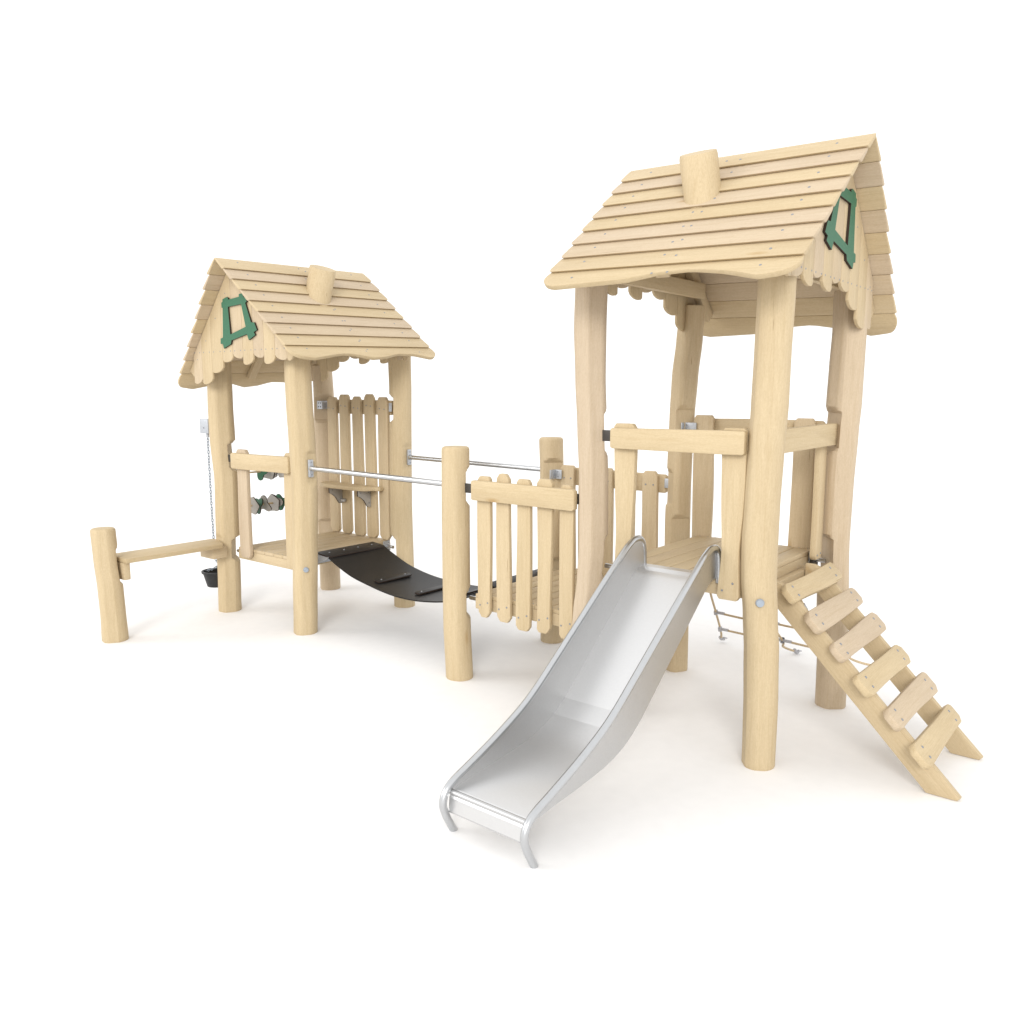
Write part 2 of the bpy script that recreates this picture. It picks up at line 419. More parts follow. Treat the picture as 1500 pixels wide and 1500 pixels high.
def rail(parent, x0, x1, z0, z1, yf, yb, tone, seed, axis='x', name='railing'):
    r = random.Random(seed); t = abs(yf-yb); b = MB()
    pts = outline(x1-x0, z1-z0, .0025, .012, r)
    if axis == 'x': M = axes((x0, yf, (z0+z1)/2), (1, 0, 0), (0, 0, 1), (0, (yb-yf)/t, 0))
    else: M = axes((yf, x0, (z0+z1)/2), (0, 1, 0), (0, 0, 1), ((yb-yf)/t, 0, 0))
    b.board(pts, t, M, tone=tone, bev=.006)
    return b.build(name, parent)
def angle_bracket(parent, x, y, z, dx, dark=False, sy=-1, L=.07, h=.058):
    """zinc angle: one leg on the post face, the other along the rail"""
    b = MB(); mt = SHADEPLATE
    b.box((min(x, x+dx*L), y-.004, z-h/2), (max(x, x+dx*L), y+.004, z+h/2), mt, bev=.0015)
    b.build('bracket', parent)

# front railing of the tall tower
ro = rail(tall, 3.695, 4.418, 1.503, 1.612, -.076, -.040, .0, 21)
picket(ro, 3.762, .84, 1.632, .130, -.006, -.040, .03, 22, wb=.10, waist=.15, screws=[(-.03, .9), (.03, .92)])
picket(ro, 4.352, .800, 1.626, .120, -.006, -.040, .05, 23, wb=.118, waist=.24, screws=[(-.03, .845), (.022, .885)])
angle_bracket(ro, 3.60, -.012, 1.565, 1, L=.19); angle_bracket(ro, 4.50, -.012, 1.565, -1, L=.17)
# rear railing of the tall tower: pickets inside, rail outside
ro = rail(tall, 3.67, 4.42, 1.515, 1.632, 1.005, 1.042, .2, 24)
picket(ro, 3.712, .80, 1.652, .125, 1.004, .972, .35, 25)
picket(ro, 4.325, .80, 1.645, .122, 1.004, .972, .4, 26)
b = MB(); b.box((3.585, .962, 1.545), (3.665, .968, 1.605), ZINC, bev=.002); b.box((3.582, .925, 1.545), (3.587, .960, 1.605), ZINC, bev=.001)
for q in (1.56, 1.59): b.screw((3.60, .962, q), (0, -1, 0), r=.004)
b.build('bracket', ro)
# side rail above the tread ladder, with its slim picket
ro = rail(tall, .07, .935, 1.505, 1.622, 4.520, 4.482, .0, 27, 'y')
picket(ro, .853, .875, 1.618, .105, 4.447, 4.480, .1, 28, .024, 'y', screws=[(-.02, .90), (.03, .905)])
b = MB(); b.box((4.425, .885, .815), (4.445, .965, .868), SHADEPLATE, bev=.003); b.build('bracket', ro)

# front railing of the landing: five pickets behind one rail
ro = rail(deckway, 2.735, 3.475, 1.155, 1.272, -.076, -.040, .0, 31)
for i, (xc, zt, zb, wd) in enumerate([(2.803, 1.298, .44, .094), (2.951, 1.322, .437, .098), (3.100, 1.300, .412, .096), (3.250, 1.312, .425, .098), (3.404, 1.290, .420, .092)]):
    picket(ro, xc, zb, zt, wd, -.012, -.040, [.05, .1, .0, .05, .1][i], 40+i, .028, screws=[(-.03, zb+.075), (.03, zb+.095)])
angle_bracket(ro, 2.60, -.012, 1.215, 1, L=.22); angle_bracket(ro, 3.53, -.012, 1.215, -1, L=.14)
# rear railing of the landing
ro = rail(deckway, 2.70, 3.445, 1.148, 1.268, 1.005, 1.042, .2, 32)
for i, xc in enumerate([2.700, 2.850, 3.003, 3.170, 3.345]):
    picket(ro, xc, .50, 1.287+.008*(i % 2), .115, 1.004, .972, .3+.1*(i % 2), 50+i, .024, screws=[(-.028, 1.2), (.028, 1.2)])
b = MB(); b.box((2.605, .957, 1.19), (2.66, .963, 1.255), ZINC, bev=.002); b.box((2.6, .90, 1.19), (2.606, .957, 1.255), ZINC, bev=.001)
for q in (1.205, 1.24): b.screw((2.63, .957, q), (0, -1, 0), r=.004)
b.build('bracket', ro)
b = MB(); b.box((3.446, .985, 1.185), (3.50, .992, 1.245), ZINC, bev=.002); b.box((3.495, .965, 1.185), (3.503, .985, 1.245), ZINC, bev=.001); b.build('bracket', ro)

# front railing of the small tower
ro = rail(small, .215, .955, 1.196, 1.320, -.076, -.040, .0, 33)
picket(ro, .305, .487, 1.345, .132, -.006, -.040, .95, 34, .03)
picket(ro, .905, .474, 1.345, .115, -.006, -.040, .1, 35, .03)
angle_bracket(ro, .05, -.012, 1.265, 1, L=.22)
# tall picket wall on the back of the small tower
wall = rail(small, .130, .925, 1.602, 1.722, .978, 1.012, .3, 36, name='picket_wall')
for i, (xc, zt) in enumerate([(.198, 1.745), (.359, 1.768), (.525, 1.752), (.686, 1.772), (.850, 1.748)]):
    picket(wall, xc, .555, zt, .114, .977, .945, [.3, .15, .2, .1, .25][i], 60+i, .030, wob=.004, screws=[(-.03, zt-.095), (.025, zt-.10)], wb=.122)
b = MB(); b.box((.036, .918, 1.640), (.108, .924, 1.712), ZINC, bev=.002)
for xx in (.058, .086):
    for q in (1.66, 1.692): b.screw((xx, .918, q), (0, -1, 0), r=.0055, mat=DARKEDGE)
b.box((.103, .925, 1.640), (.108, .976, 1.712), ZINC, bev=.001)
b.build('bracket', wall)
b = MB(); b.box((.9265, .950, 1.63), (.960, .956, 1.70), ZINC, bev=.002); b.build('bracket', wall)
# little counter with two cut brackets
ct = MB()
pts = [(.0, 0), (.755, 0), (.76, -.045), (.70, -.06), (.66, -.13), (.57, -.16), (.16, -.16), (.06, -.13), (.0, -.06)]
ct.board([(a*.97, c) for a, c in pts], .034, axes((.118, .943, .970), (1, 0, 0), (0, 1, 0), (0, 0, 1)), tone=.05, bev=.006)
cto = ct.build('counter_shelf', small)
for xb in (.305, .675):
    k = MB(); k.edge_mat = DARKEDGE
    k.board([(0, 0), (-.140, 0), (-.140, -.045), (-.115, -.055), (-.075, -.085), (-.045, -.13), (-.030, -.145), (0, -.145)], .014,
            axes((xb, .942, .9695), (0, 1, 0), (0, 0, 1), (1, 0, 0)), mat=GREYBOARD, bev=0)
    for q in ((-.11, -.022), (-.02, -.022), (-.02, -.11)):
        k.screw((xb+.014, .942+q[0], .9695+q[1]), (1, 0, 0), r=.006); k.screw((xb, .942+q[0], .9695+q[1]), (-1, 0, 0), r=.006)
    if xb < .4: k.box((xb+.015, .912, .838), (xb+.072, .940, .866), GREYBOARD, bev=.009)
    k.build('counter_bracket', cto)

# ------------------------------------------------------------------ roofs
def z_at(P, y):
    for a, c in zip(P, P[1:]):
        if min(a[0], c[0]) <= y <= max(a[0], c[0]) and a[0] != c[0]:
            return a[1]+(c[1]-a[1])*(y-a[0])/(c[0]-a[0])
    return P[-1][1]
SASH = [(-0.127, -0.299), (-0.111, -0.295), (-0.109, -0.275), (-0.054, -0.263), (-0.035, -0.271), (-0.036, -0.283), (0.103, -0.272), (0.104, -0.253), (0.144, -0.25), (0.165, -0.28), (0.192, -0.288), (0.196, -0.314), (0.178, -0.319), (0.24, -0.46), (0.279, -0.462), (0.308, -0.517), (0.269, -0.528), (0.284, -0.551), (0.203, -0.583), (0.183, -0.54), (-0.017, -0.577), (-0.025, -0.603), (-0.123, -0.633), (-0.132, -0.599), (-0.162, -0.598), (-0.159, -0.558), (-0.128, -0.553), (-0.112, -0.339), (-0.126, -0.335)]
HOLE = [(-0.043, -0.334), (0.127, -0.325), (0.171, -0.488), (-0.028, -0.534)]
def roof(parent, org, ux, wx, LEN, chim_u, chim_w, chim_r, chim_top, seed, wave, inset=((.02, .03), (.05, .04)), near=(.835, .718), far=(.83, .86), lean=(0, 0), slant=(.5, .2), feet_dz=0, sash=(.008, 1.0, 0)):
    """local frame: u along the ridge from the window end, w across (near slope positive), z from the ridge"""
    org = Vector(org); U = Vector(ux); Wv = Vector(wx); Z = Vector((0, 0, 1))
    U = (U + Vector((0, 0, .040/LEN))).normalized()      # the ridges rise slightly away from the window end
    def T(u, w_, z): return org + U*u + Wv*w_ + Z*z
    rt = bpy.data.objects.new('roof', None); COL.objects.link(rt); rt.parent = parent; rt.location = org - world_loc(parent); rt.empty_display_size = .1
    r = random.Random(seed); NP = 9
    for side, (dw, dz), ins in ((1, near, inset[0]), (-1, far, inset[1])):
        SL = math.hypot(dw, dz); sdir = Vector((side*dw/SL, -dz/SL))           # (w,z) down the slope
        nrm = Vector((side*dz/SL, dw/SL))                                        # outward normal
        b = MB(); pw = SL/NP
        for k in range(NP):
            f0 = k/NP; i0 = ins[0]*(f0+.06); i1 = ins[1]*(f0+.06)
            a = k*pw + (.0035 if k else -.001); e = (k+1)*pw
            u0 = i0 + r.uniform(-.0025, .0025); u1 = LEN-i1 + r.uniform(-.004, .004)
            last = (k == NP-1)
            # outline in (u, s)
            if last:
                e = SL; pts = [(u0+.002, a), (u1-.002, a), (u1+.004, a+pw*.25)]
                n = 44; lo = []
                for j in range(n+1):
                    t = (1-math.cos(PI*j/n))/2; uu = u1+.004 - (u1-u0+.008)*t
                    cr = .080 if side == 1 else .05
                    edge = e + 2.3*z_at(wave, 1-t) + .002
                    dd = min(uu-(u0-.004), (u1+.004)-uu)
                    if dd < cr: edge -= (pw*.62)*(1-math.sqrt(max(0, 1-((cr-dd)/cr)**2)))
                    lo.append((uu, edge))
                pts += lo + [(u0-.004, a+pw*.25)]
            else:
                c = .016; cf = .007
                pts = [(u0+.002, a), (u1-.004, a), (u1+r.uniform(-.002, .003), a+.03), (u1+.001, e-c), (u1-c*.3, e-c*.3), (u1-c, e), (u0+cf, e), (u0+cf*.25, e-cf*.3), (u0-.001, e-cf), (u0+r.uniform(-.002, .001), a+.03)]
            # feather-edged plank: flat underside, thicker towards its lower edge
            o2 = sdir*a + nrm*(.001)
            ez = Wv*nrm.x + Z*nrm.y; ey = Wv*sdir.x + Z*sdir.y
            M = axes(T(0, o2.x, o2.y), U, ey, ez); PL = e-a
            def wedge(c_, PL=PL, last_=last):
                q = min(max(c_.y/PL, 0), 1.0); lip = 0 if last_ else .020*min(max((c_.y-(PL-.022))/.022, 0), 1)**.7*max(c_.z/.02, 0)
                return Vector((c_.x, c_.y+lip, c_.z/.02*(.011+.0155*q)))
            pts2 = [(pu, ps-a) for pu, ps in pts]
            tn = [.12, .95, .05, .80, .02, .9, .72, .15, .0][k]
            b.board(pts2, .02, M, tone=tn, bev=.003, warp=wedge)
            for uu in (i0+.16, LEN*.5+r.uniform(-.03, .03), LEN*.5+.05, LEN-i1-.17):
                ss = (e-a)*r.uniform(.35, .7)
                b.screw(M @ wedge(Vector((uu, ss, .02))), ez, r=.0065, h=.0015)
        b.build('roof_slope', rt)
    def under(w_):                       # height of the slopes' underside
        return -(w_/near[0]*near[1]) if w_ > 0 else (w_/far[0]*far[1])
    # gable ends of upright boards with round feet
    bounds = [-.615, -.575, -.455, -.315, -.165, -.03, .10, .23, .36, .49, .63, .745]
    feet = [None, -.895, -.900, -.815, -.735, -.712, -.760, -.712, -.760, -.735, -.74, None]
    def gable(u0, sgn, mirror):
        """sgn +1: boards' face looks towards -u"""
        b = MB()
        for i, (a, c) in enumerate(zip(bounds, bounds[1:])):
            if i == 0: continue
            if i == len(bounds)-2: c = .70
            ft = feet[i]
            if ft is None: continue
            ft += feet_dz
            lo, hi = a+.001, c-.001
            w_ = hi-lo; top_l, top_r = under(lo)-.006, under(hi)-.006
            if ft > min(top_l, top_r)-.03: ft = min(top_l, top_r)-.05
            skew = [.02, .028, .03, .028, .02, -.022, .026, -.02, .028, -.024, .02][i % 11]
            pts = [(lo, top_l)]
            if lo < 0 < hi: pts.append((0, -.006))
            pts.append((hi, top_r)); pts.append((hi, ft+.024+max(0, skew)))
            for j in range(1, 8):
                t = j/8; an = PI*t
                pts.append((hi - w_*t, ft+.024+max(0, skew)*(1-t)+max(0, -skew)*t - .024*math.sin(an)**.5))
            pts.append((lo, ft+.024+max(0, -skew)))
            M = axes(T(u0, 0, 0), Wv, Z, U*sgn)
            b.board(pts, .018, M, grain=1, tone=[.1, .6, .05, .05, .15, .5, .1, .75, .1, .6, .2, .1][i], bev=.003)
            for f in (.2, .8):
                if .02 < w_: b.screw(T(u0, lo+w_*f, -.645), -U*sgn, r=.0048, h=.0015)
            b.screw(T(u0, lo+w_*.5, min(top_l, top_r)-.03), -U*sgn, r=.0045, h=.0015)
        go_ = b.build('gable', rt)
        # rafters and tie behind the boards
        c = MB()
        for side, (dw, dz) in ((1, near), (-1, far)):
            SL = math.hypot(dw, dz); sd = Vector((side*dw/SL, -dz/SL)); nn = Vector((-side*dz/SL, -dw/SL))
            M = axes(T(u0+sgn*.0195, nn.x*.004, nn.y*.004), U*sgn, Wv*sd.x+Z*sd.y, Wv*nn.x+Z*nn.y)
            c.box((0, .02, 0), (.045, SL*.86, .075), M=M, grain=1, tone=.2)
        c.build('rafter', rt)
        c = MB(); M = axes(T(u0+sgn*.0665, 0, -.66), U*sgn, Wv, Z)
        c.box((0, -.50, 0), (.04, .56, .09), M=M, grain=1, tone=.1)
        c.build('tie_beam', rt)
        return go_
    c = MB()
    for side, (dw, dz) in ((1, near), (-1, far)):
        SL = math.hypot(dw, dz); sd = Vector((side*dw/SL, -dz/SL)); nn = Vector((-side*dz/SL, -dw/SL))
        M = axes(T(LEN*.5, nn.x*.004, nn.y*.004), U, Wv*sd.x+Z*sd.y, Wv*nn.x+Z*nn.y)
        c.box((0, .02, 0), (.07, SL*.92, .035), M=M, grain=1, tone=.2)
    c.build('rafter', rt)
    g1 = gable(.135, 1, False)
    gable(LEN-.135, -1, True)
    # green window frame on the front gable
    s = MB(); s.edge_mat = DARKEDGE
    sf = lambda L_: [(x*sash[1]+sash[2], z_*sash[1]+sash[0]) for x, z_ in L_]
    s.board(sf(SASH), .013, axes(T(.134, 0, 0), Wv, Z, -U), mat=GREEN, bev=0, hole=sf(HOLE))
    s.build('window_frame', g1)
    # log chimney, standing through the near slope, its top cut on the slant
    c = MB(); tb = bmesh.new(); n = 40; rings = []
    zb = -chim_w/near[0]*near[1] - .16
    for z in [zb, chim_top-.30, chim_top-.18, chim_top-.08, chim_top-.02, chim_top]:
        ring = []
        for k in range(n):
            th = 2*PI*k/n; rad = chim_r*(1+.012*math.sin(2*th+1)) - (.004 if z == chim_top else 0)
            uu = chim_u + math.cos(th)*rad + (z-chim_top)*lean[0]; ww = chim_w + math.sin(th)*rad + (z-chim_top)*lean[1]
            zz = z
            if z > chim_top-.09: zz = z - slant[0]*(ww-chim_w) + slant[1]*(uu-chim_u)
            ring.append(tb.verts.new(T(uu, ww, zz)))
        rings.append(ring)
    for A, B in zip(rings, rings[1:]):
        for k in range(n): tb.faces.new((A[k], A[(k+1) % n], B[(k+1) % n], B[k]))
    tb.faces.new(rings[0]); tb.faces.new(rings[-1])
    c.take(tb, WOOD, None, 2, .05, sharp=.5)
    c.build('chimney', rt)
    return rt
roof(small, (.490, -.30, 2.731), (0, 1, 0), (1, 0, 0), 1.385, .755, .27, .098, -.025, 3, [(0, .0), (.12, .014), (.3, -.008), (.38, -.009), (.5, .012), (.6, .006), (.7, -.011), (.82, -.008), (.93, .010), (1, 0)], inset=((.04, -.045), (.11, .04)), near=(.815, .715), far=(.785, .905), lean=(.30, -.08), slant=(.36, .0))
roof(tall, (4.748, .52, 2.974), (-1, 0, 0), (0, -1, 0), 1.32, .765, .285, .092, -.03, 4, [(0, 0), (.12, .012), (.25, -.012), (.38, -.026), (.5, -.020), (.62, 0), (.8, .006), (.92, .010), (1, 0)], inset=((.045, -.005), (.06, .03)), near=(.83, .712), far=(.82, .85), lean=(.18, -.05), slant=(.37, .0), feet_dz=.035, sash=(.055, 1.0, -.03))

# ------------------------------------------------------------------ slide
sl = thing('slide', 'stainless steel slide running down from the front of the tall tower', 'slide', (4.02, -.6, 0))
RIM = [(.0, .87), (.0, .94), (-.006, .99), (-.022, 1.030), (-.052, 1.050), (-.095, 1.049), (-.135, 1.030), (-.18, 1.000), (-.34, .875), (-.53, .722), (-.72, .570), (-.84, .475), (-.95, .402), (-1.11, .322), (-1.26, .258), (-1.35, .222), (-1.392, .198), (-1.416, .168), (-1.424, .130), (-1.410, .085), (-1.388, .040), (-1.366, 0)]
def lerp_prof(P, n):
    out = []
    for (a, b_) in zip(P, P[1:]):
        d = math.hypot(b_[0]-a[0], b_[1]-a[1]); m = max(1, int(d/.03))
        for j in range(m): out.append((a[0]+(b_[0]-a[0])*j/m, a[1]+(b_[1]-a[1])*j/m))
    out.append(P[-1]); return out
def catmull(P, m=6):
    out = []
    for i in range(len(P)-1):
        p0 = P[max(0, i-1)]; p1 = P[i]; p2 = P[i+1]; p3 = P[min(len(P)-1, i+2)]
        for j in range(m):
            t = j/m
            out.append(tuple(.5*((2*p1[k])+(-p0[k]+p2[k])*t+(2*p0[k]-5*p1[k]+4*p2[k]-p3[k])*t*t+(-p0[k]+3*p1[k]-3*p2[k]+p3[k])*t**3) for k in range(len(p1))))
    out.append(tuple(P[-1])); return out
XL, XR = 3.873, 4.280
SK = .066
def SX(x, y): return x + SK*min(y+.05, 0)              # the chute runs very slightly askew
def bedpts():
    P = [(.015, .9085), (-.04, .908)] + catmull([(-.075, .900), (-.10, .882), (-.13, .855)], 4)[1:]
    P += [(-.13-(i/10)*.525, .855-(i/10)*.4835) for i in range(1, 11)]      # straight run
    P += [(-.735, .3155), (-.79, .288), (-.85, .2655), (-.91, .250)]                                     # narrow flatter band at the seam
    P += [(-1.0, .2355), (-1.10, .222), (-1.25, .206), (-1.345, .192)]
    P += [(-1.370, .187), (-1.388, .176), (-1.397, .158), (-1.400, .10)]
    return P
bedp = bedpts()
def cross(y, z):
    out = []
    W2 = XR-XL
    prof_ = [(.002, .0), (.010, .0)]
    for dx, dz in prof_: out.append((SX(XL+dx, y), y, z+dz))
    out.append((SX((XL+XR)/2, y), y, z))
    for dx, dz in prof_[::-1]: out.append((SX(XR-dx, y), y, z+dz))
    return out
b = MB()
b.grid([cross(y, z) for y, z in bedp], BEDSTEEL, recalc=False, sharp=.125)
b.grid([[(px, py, pz-.006) for px, py, pz in cross(y, z)] for y, z in bedp][::-1], STEEL, recalc=False, sharp=.5)
b.build('slide_bed', sl)
rimc = catmull(RIM, 6)
def zlow(y):
    return z_at(bedp, y) - .012
for x in (XL, XR):
    s = MB(); inner = 1 if x == XL else -1
    run = [q for q in rimc if q[0] < -.095 and q[1] > .185]
    cols = [(-.002, .94), (-.008, .99), (-.022, 1.028), (-.052, 1.048), (-.094, 1.048)]
    cols += [(y, z_at(run, y)) for y in [-.12-.035*i for i in range(0, 37)] if y > -1.395]
    for off in (.0, .004*inner):
        rows = [[(SX(x, y)+off, y, zlow(y)+(zt-zlow(y))*t) for t in (0, .12, .5, 1)] for y, zt in cols]
        s.grid(rows if off == 0 else rows[::-1], STEEL, recalc=False)
    s.build('side_panel', sl)
    t = MB()
    t.tube([(SX(x, y)-inner*.006, y, z) for y, z in rimc], .0165, TUBE, n=16)
    t.build('rim_tube', sl)
b = MB(); b.tube([(SX(XL+.004, -1.38), -1.384, .176), (SX(XR-.004, -1.38), -1.384, .176)], .0125, STEEL, n=14)
b.build('exit_lip', sl)

# ------------------------------------------------------------------ tread ladder
ld = thing('tread_ladder', 'sloping wooden ladder of six broad treads leaning on the open side of the tall tower', 'ladder', (4.9, .48, 0))
lg = MB(); lg.box((4.4135, .16, .70), (4.452, .80, .832), tone=.25); lg.build('ledger', ld)
e_ = Vector((-.70, 0, .714)); nn = Vector((.714, 0, .70)); P0 = Vector((5.362, 0, 0))
for y0 in (.2, .725):
    b = MB()
    Lt = 1.28; wd = .095
    # side profile in (s, n) with ends cut level with the floor and plumb at the top
    def lc(x, z): d = Vector((x, 0, z))-P0; return (d.dot(e_), d.dot(nn))
    pts = [lc(5.352, .002), lc(5.366, .016), lc(4.545, .850), lc(4.500, .868), lc(4.455, .868), lc(4.455, .789), lc(5.227, .002)]
    b.board(pts, .035, axes(P0+Vector((0, y0+.035, 0)), e_, nn, (0, -1, 0)), tone=.12, bev=.004, grain=0)
    b.build('stringer', ld)
rr = random.Random(12)
tones = [.0, .9, .95, .0, .85, .02]
for i, (s, w_, y0, y1) in enumerate([(1.137, .105, .128, .845), (.966, .108, .132, .845), (.795, .105, .138, .850), (.615, .112, .118, .815), (.43, .108, .138, .842), (.243, .110, .112, .815)]):
    b = MB(); r = random.Random(100+i)
    pts = outline(y1-y0, w_, .007, .030, r)
    sk = rr.uniform(-.06, .06)
    M = axes(P0 + e_*s + nn*.001 + Vector((0, y0, 0)), (0, 1, 0), e_, nn)
    M = M @ Matrix.Rotation(sk*.35, 4, 'Z')
    b.board(pts, .036, M, tone=tones[i], bev=.007)
    for ya in (.075, y1-y0-.085):
        for q in (-.025, .025): b.screw(M @ Vector((ya+q*.1, q, .036)), nn, r=.0072)
    b.build('tread', ld)

# ------------------------------------------------------------------ sagging rubber bridge
br = thing('sagging_bridge', 'black rubber bridge sagging between the small tower and the picket landing', 'bridge', (1.8, .48, 0))
prof = catmull([(1.03, .548), (1.14, .497), (1.30, .437), (1.48, .398), (1.66, .373), (1.85, .363), (2.05, .370), (2.25, .402), (2.45, .468), (2.57, .520), (2.63, .550)], 5)
b = MB(); YA, YB = .205, .775
def crown(y): return .004*math.sin((y-YA)/(YB-YA)*PI)
ys = [YA+(YB-YA)*j/10 for j in range(11)]
top = [[(x, y, z-crown(y)+.0025*math.sin(9*x+5*y)) for y in ys] for x, z in prof]
bot = [[(x, y, z-.010) for x, y, z in row] for row in top]
tb = bmesh.new()
A = [[tb.verts.new(p) for p in r_] for r_ in top]; B = [[tb.verts.new(p) for p in r_] for r_ in bot]
n, m = len(A), len(ys)
for i in range(n-1):
    for j in range(m-1):
        tb.faces.new((A[i][j], A[i+1][j], A[i+1][j+1], A[i][j+1])); tb.faces.new((B[i][j], B[i][j+1], B[i+1][j+1], B[i+1][j]))
    tb.faces.new((A[i][0], B[i][0], B[i+1][0], A[i+1][0])); tb.faces.new((A[i][-1], A[i+1][-1], B[i+1][-1], B[i][-1]))
for j in range(m-1):
    tb.faces.new((A[0][j], A[0][j+1], B[0][j+1], B[0][j])); tb.faces.new((A[-1][j], B[-1][j], B[-1][j+1], A[-1][j+1]))
b.take(tb, RUBBER, None, 0, 0); b.build('rubber_mat', br)
def zmat(x): return z_at(prof, x)
# clamp plates at both ends
for (xa, xb) in ((.885, 1.045), (2.60, 2.700)):
    b = MB(); b.edge_mat = DARKEDGE
    za = .5545 if xa < 2 else .569
    ty = (zmat(1.05)-.547)/.05*0
    b.board([(0, YA-.005), (xb-xa-.02, YA-.005), (xb-xa, YA+.02), (xb-xa, YB-.02), (xb-xa-.02, YB+.005), (0, YB+.005)], .014 if xa < 2 else .007, axes((xa, 0, za), (1, 0, -.10), (0, 1, 0), (.10, 0, 1)), mat=RUBBER, bev=.002)
    for k in range(4):
        yy = YA+.07+k*(YB-YA-.14)/3
        b.screw((xa+(xb-xa)*.45, yy, za+.007), (0, 0, 1), r=.007, h=.004)
    b.build('clamp_plate', br)
# steel angle under the near end
b = MB(); b.box((.862, YA, .47), (.868, YB, .552), ZINC, bev=.002); b.box((.868, YA, .545), (1.03, YB, .5515), ZINC, bev=.002)
b.board([(0, 0), (.17, 0), (.13, -.03), (.0, -.075)], .005, axes((.868, YA, .547), (1, 0, 0), (0, 0, 1), (0, -1, 0)), mat=ZINC, bev=0)
b.build('support_angle', br)
# anti-slip cleats
for xc, y0, y1 in ((1.475, .285, .625), (1.865, .315, .665), (2.22, .30, .64)):
    b = MB(); b.edge_mat = DARKEDGE
    dz = (zmat(xc+.04)-zmat(xc-.04))/.08; ex = Vector((1, 0, dz)).normalized(); ez = Vector((-dz, 0, 1)).normalized()
    h = .032
    pts = [(-h, y0+.02), (-h*.6, y0), (h*.9, y0+.004), (h, y0+.02), (h, y1-.02), (h*.7, y1), (-h*.8, y1), (-h, y1-.015)]
    b.board(pts, .012, axes((xc, 0, zmat(xc)+.002), ex, (0, 1, 0), ez), mat=RUBBER, bev=.0015)
    for yy in (y0+.05, y1-.05): b.screw(Vector((xc, yy, zmat(xc)+.002))+ez*.012, ez, r=.0065, h=.004)
    b.build('cleat', br)

# ------------------------------------------------------------------ handrails of the bridge
for yy, lab in ((0, 'steel handrail tube on the near side of the rubber bridge'), (1, 'steel handrail tube on the far side of the rubber bridge')):
    h = thing('handrail', lab, 'handrail', (1.75, yy, 0), 'steel handrails above the rubber bridge')
    b = MB(); z0, z1 = (1.243, 1.226) if yy == 0 else (1.262, 1.243)
    xe = 1.138 if yy == 0 else 1.120
    b.tube([(xe, yy, z0), (2.475, yy, z1)], .0185, TUBE, n=18); b.build('tube', h)
    b = MB(); 
    b.box((xe-.026, yy-.019, z0-.064), (xe-.006, yy+.019, z0+.064), ZINC, bev=.005)
    for q in (-.045, .045): b.screw((xe-.006, yy, z0+q), (1, 0, 0), r=.006)
    b.tube([(xe-.008, yy, z0), (xe+.012, yy, z0)], .0215, TUBE, n=16)
    b.build('end_plate', h)
    b = MB(); b.box((2.462, yy-.022, z1-.062), (2.478, yy+.022, z1+.062), ZINC, bev=.004); b.build('end_plate', h)

# ------------------------------------------------------------------ balance beam
bb = thing('balance_beam', 'low wooden balance beam on a short round post, left of the small tower', 'balance beam', (.05, -.5, 0))
post(0, -1, ROWS['D'], .822, bb, [(.44, .66, math.radians(75), .060)], [(math.radians(-35), .92), (math.radians(-100), .95)], .05, round_top=.02, seed=11, name='stump_post')
b = MB(); rr = random.Random(4)
b.board([(0, -.140), (.4, -.146), (.76, -.142), (.785, -.125), (.85, .05), (.86, .125), (.84, .142), (.4, .140), (0, .144)], .034, axes((.055, -.935, .570), (0, 1, 0), (-1, 0, 0), (0, 0, 1)), tone=.02, bev=.006)
b.build('beam_plank', bb)
b = MB(); b.box((-.03, -.935, .440), (.150, -.885, .5685), tone=.15, bev=.007); b.build('support_block', bb)
b = MB(); b.box((-.06, -.215, .476), (.130, -.088, .5685), tone=.35, grain=1, bev=.007); b.build('support_block', bb)

# ------------------------------------------------------------------ bucket on a chain
bk = thing('chain_bucket', 'black rubber bucket hanging on a steel chain beside the small tower post', 'bucket', (-.16, .0, .2))
BX, BY = -.185, -.02
b = MB(); b.box((BX-.062, BY-.03, 1.455), (BX+.062, BY+.03, 1.572), ZINC, bev=.004); b.screw((BX+.0, BY-.03, 1.50), (0, -1, 0), r=.008, mat=SCREW)
b.tube([(BX, BY, 1.456), (BX, BY, 1.425)], .013, ZINC); b.build('pulley_box', bk)
def chain(b, path, link=.021, wire=.0032):
    """alternating oval links along a polyline"""
    pts = [Vector(p) for p in path]; d = 0; seg = 0; k = 0; pos = pts[0].copy()
    total = sum((a-c).length for a, c in zip(pts, pts[1:]))
    s = 0
    def at(s):
        for a, c in zip(pts, pts[1:]):
            l = (c-a).length
            if s <= l: return a+(c-a)*(s/l), (c-a).normalized()
            s -= l
        return pts[-1], (pts[-1]-pts[-2]).normalized()
    while s < total:
        c, t = at(s); side = t.cross(Vector((0, 1, 0)) if abs(t.y) < .9 else Vector((1, 0, 0))).normalized()
        if k % 2: side = t.cross(side).normalized()
        ring = []
        for q in range(10):
            an = 2*PI*q/10; ring.append(c + t*math.cos(an)*link*.78 + side*math.sin(an)*link*.40)
        b.tube(ring, wire, BOLTCAP, n=6, closed=True)
        s += link*1.12; k += 1
b = MB()
chain(b, [(BX, BY, 1.42), (BX+.002, BY, .9), (BX+.012, BY, .44), (BX+.035, BY, .395), (BX+.07, BY, .39)])
chain(b, [(BX+.052, BY+.02, 1.45), (BX+.075, BY+.02, .9), (BX+.09, BY+.01, .41)])
chain(b, [(BX+.085, BY, .375), (BX+.03, BY-.03, .335), (BX-.065, BY-.04, .305)])
chain(b, [(BX+.085, BY, .375), (BX+.13, BY+.02, .34), (BX+.15, BY+.03, .31)])
b.build('chain', bk)
b = MB(); tb = bmesh.new(); n = 36; rings = []
cx, cy = BX+.035, BY
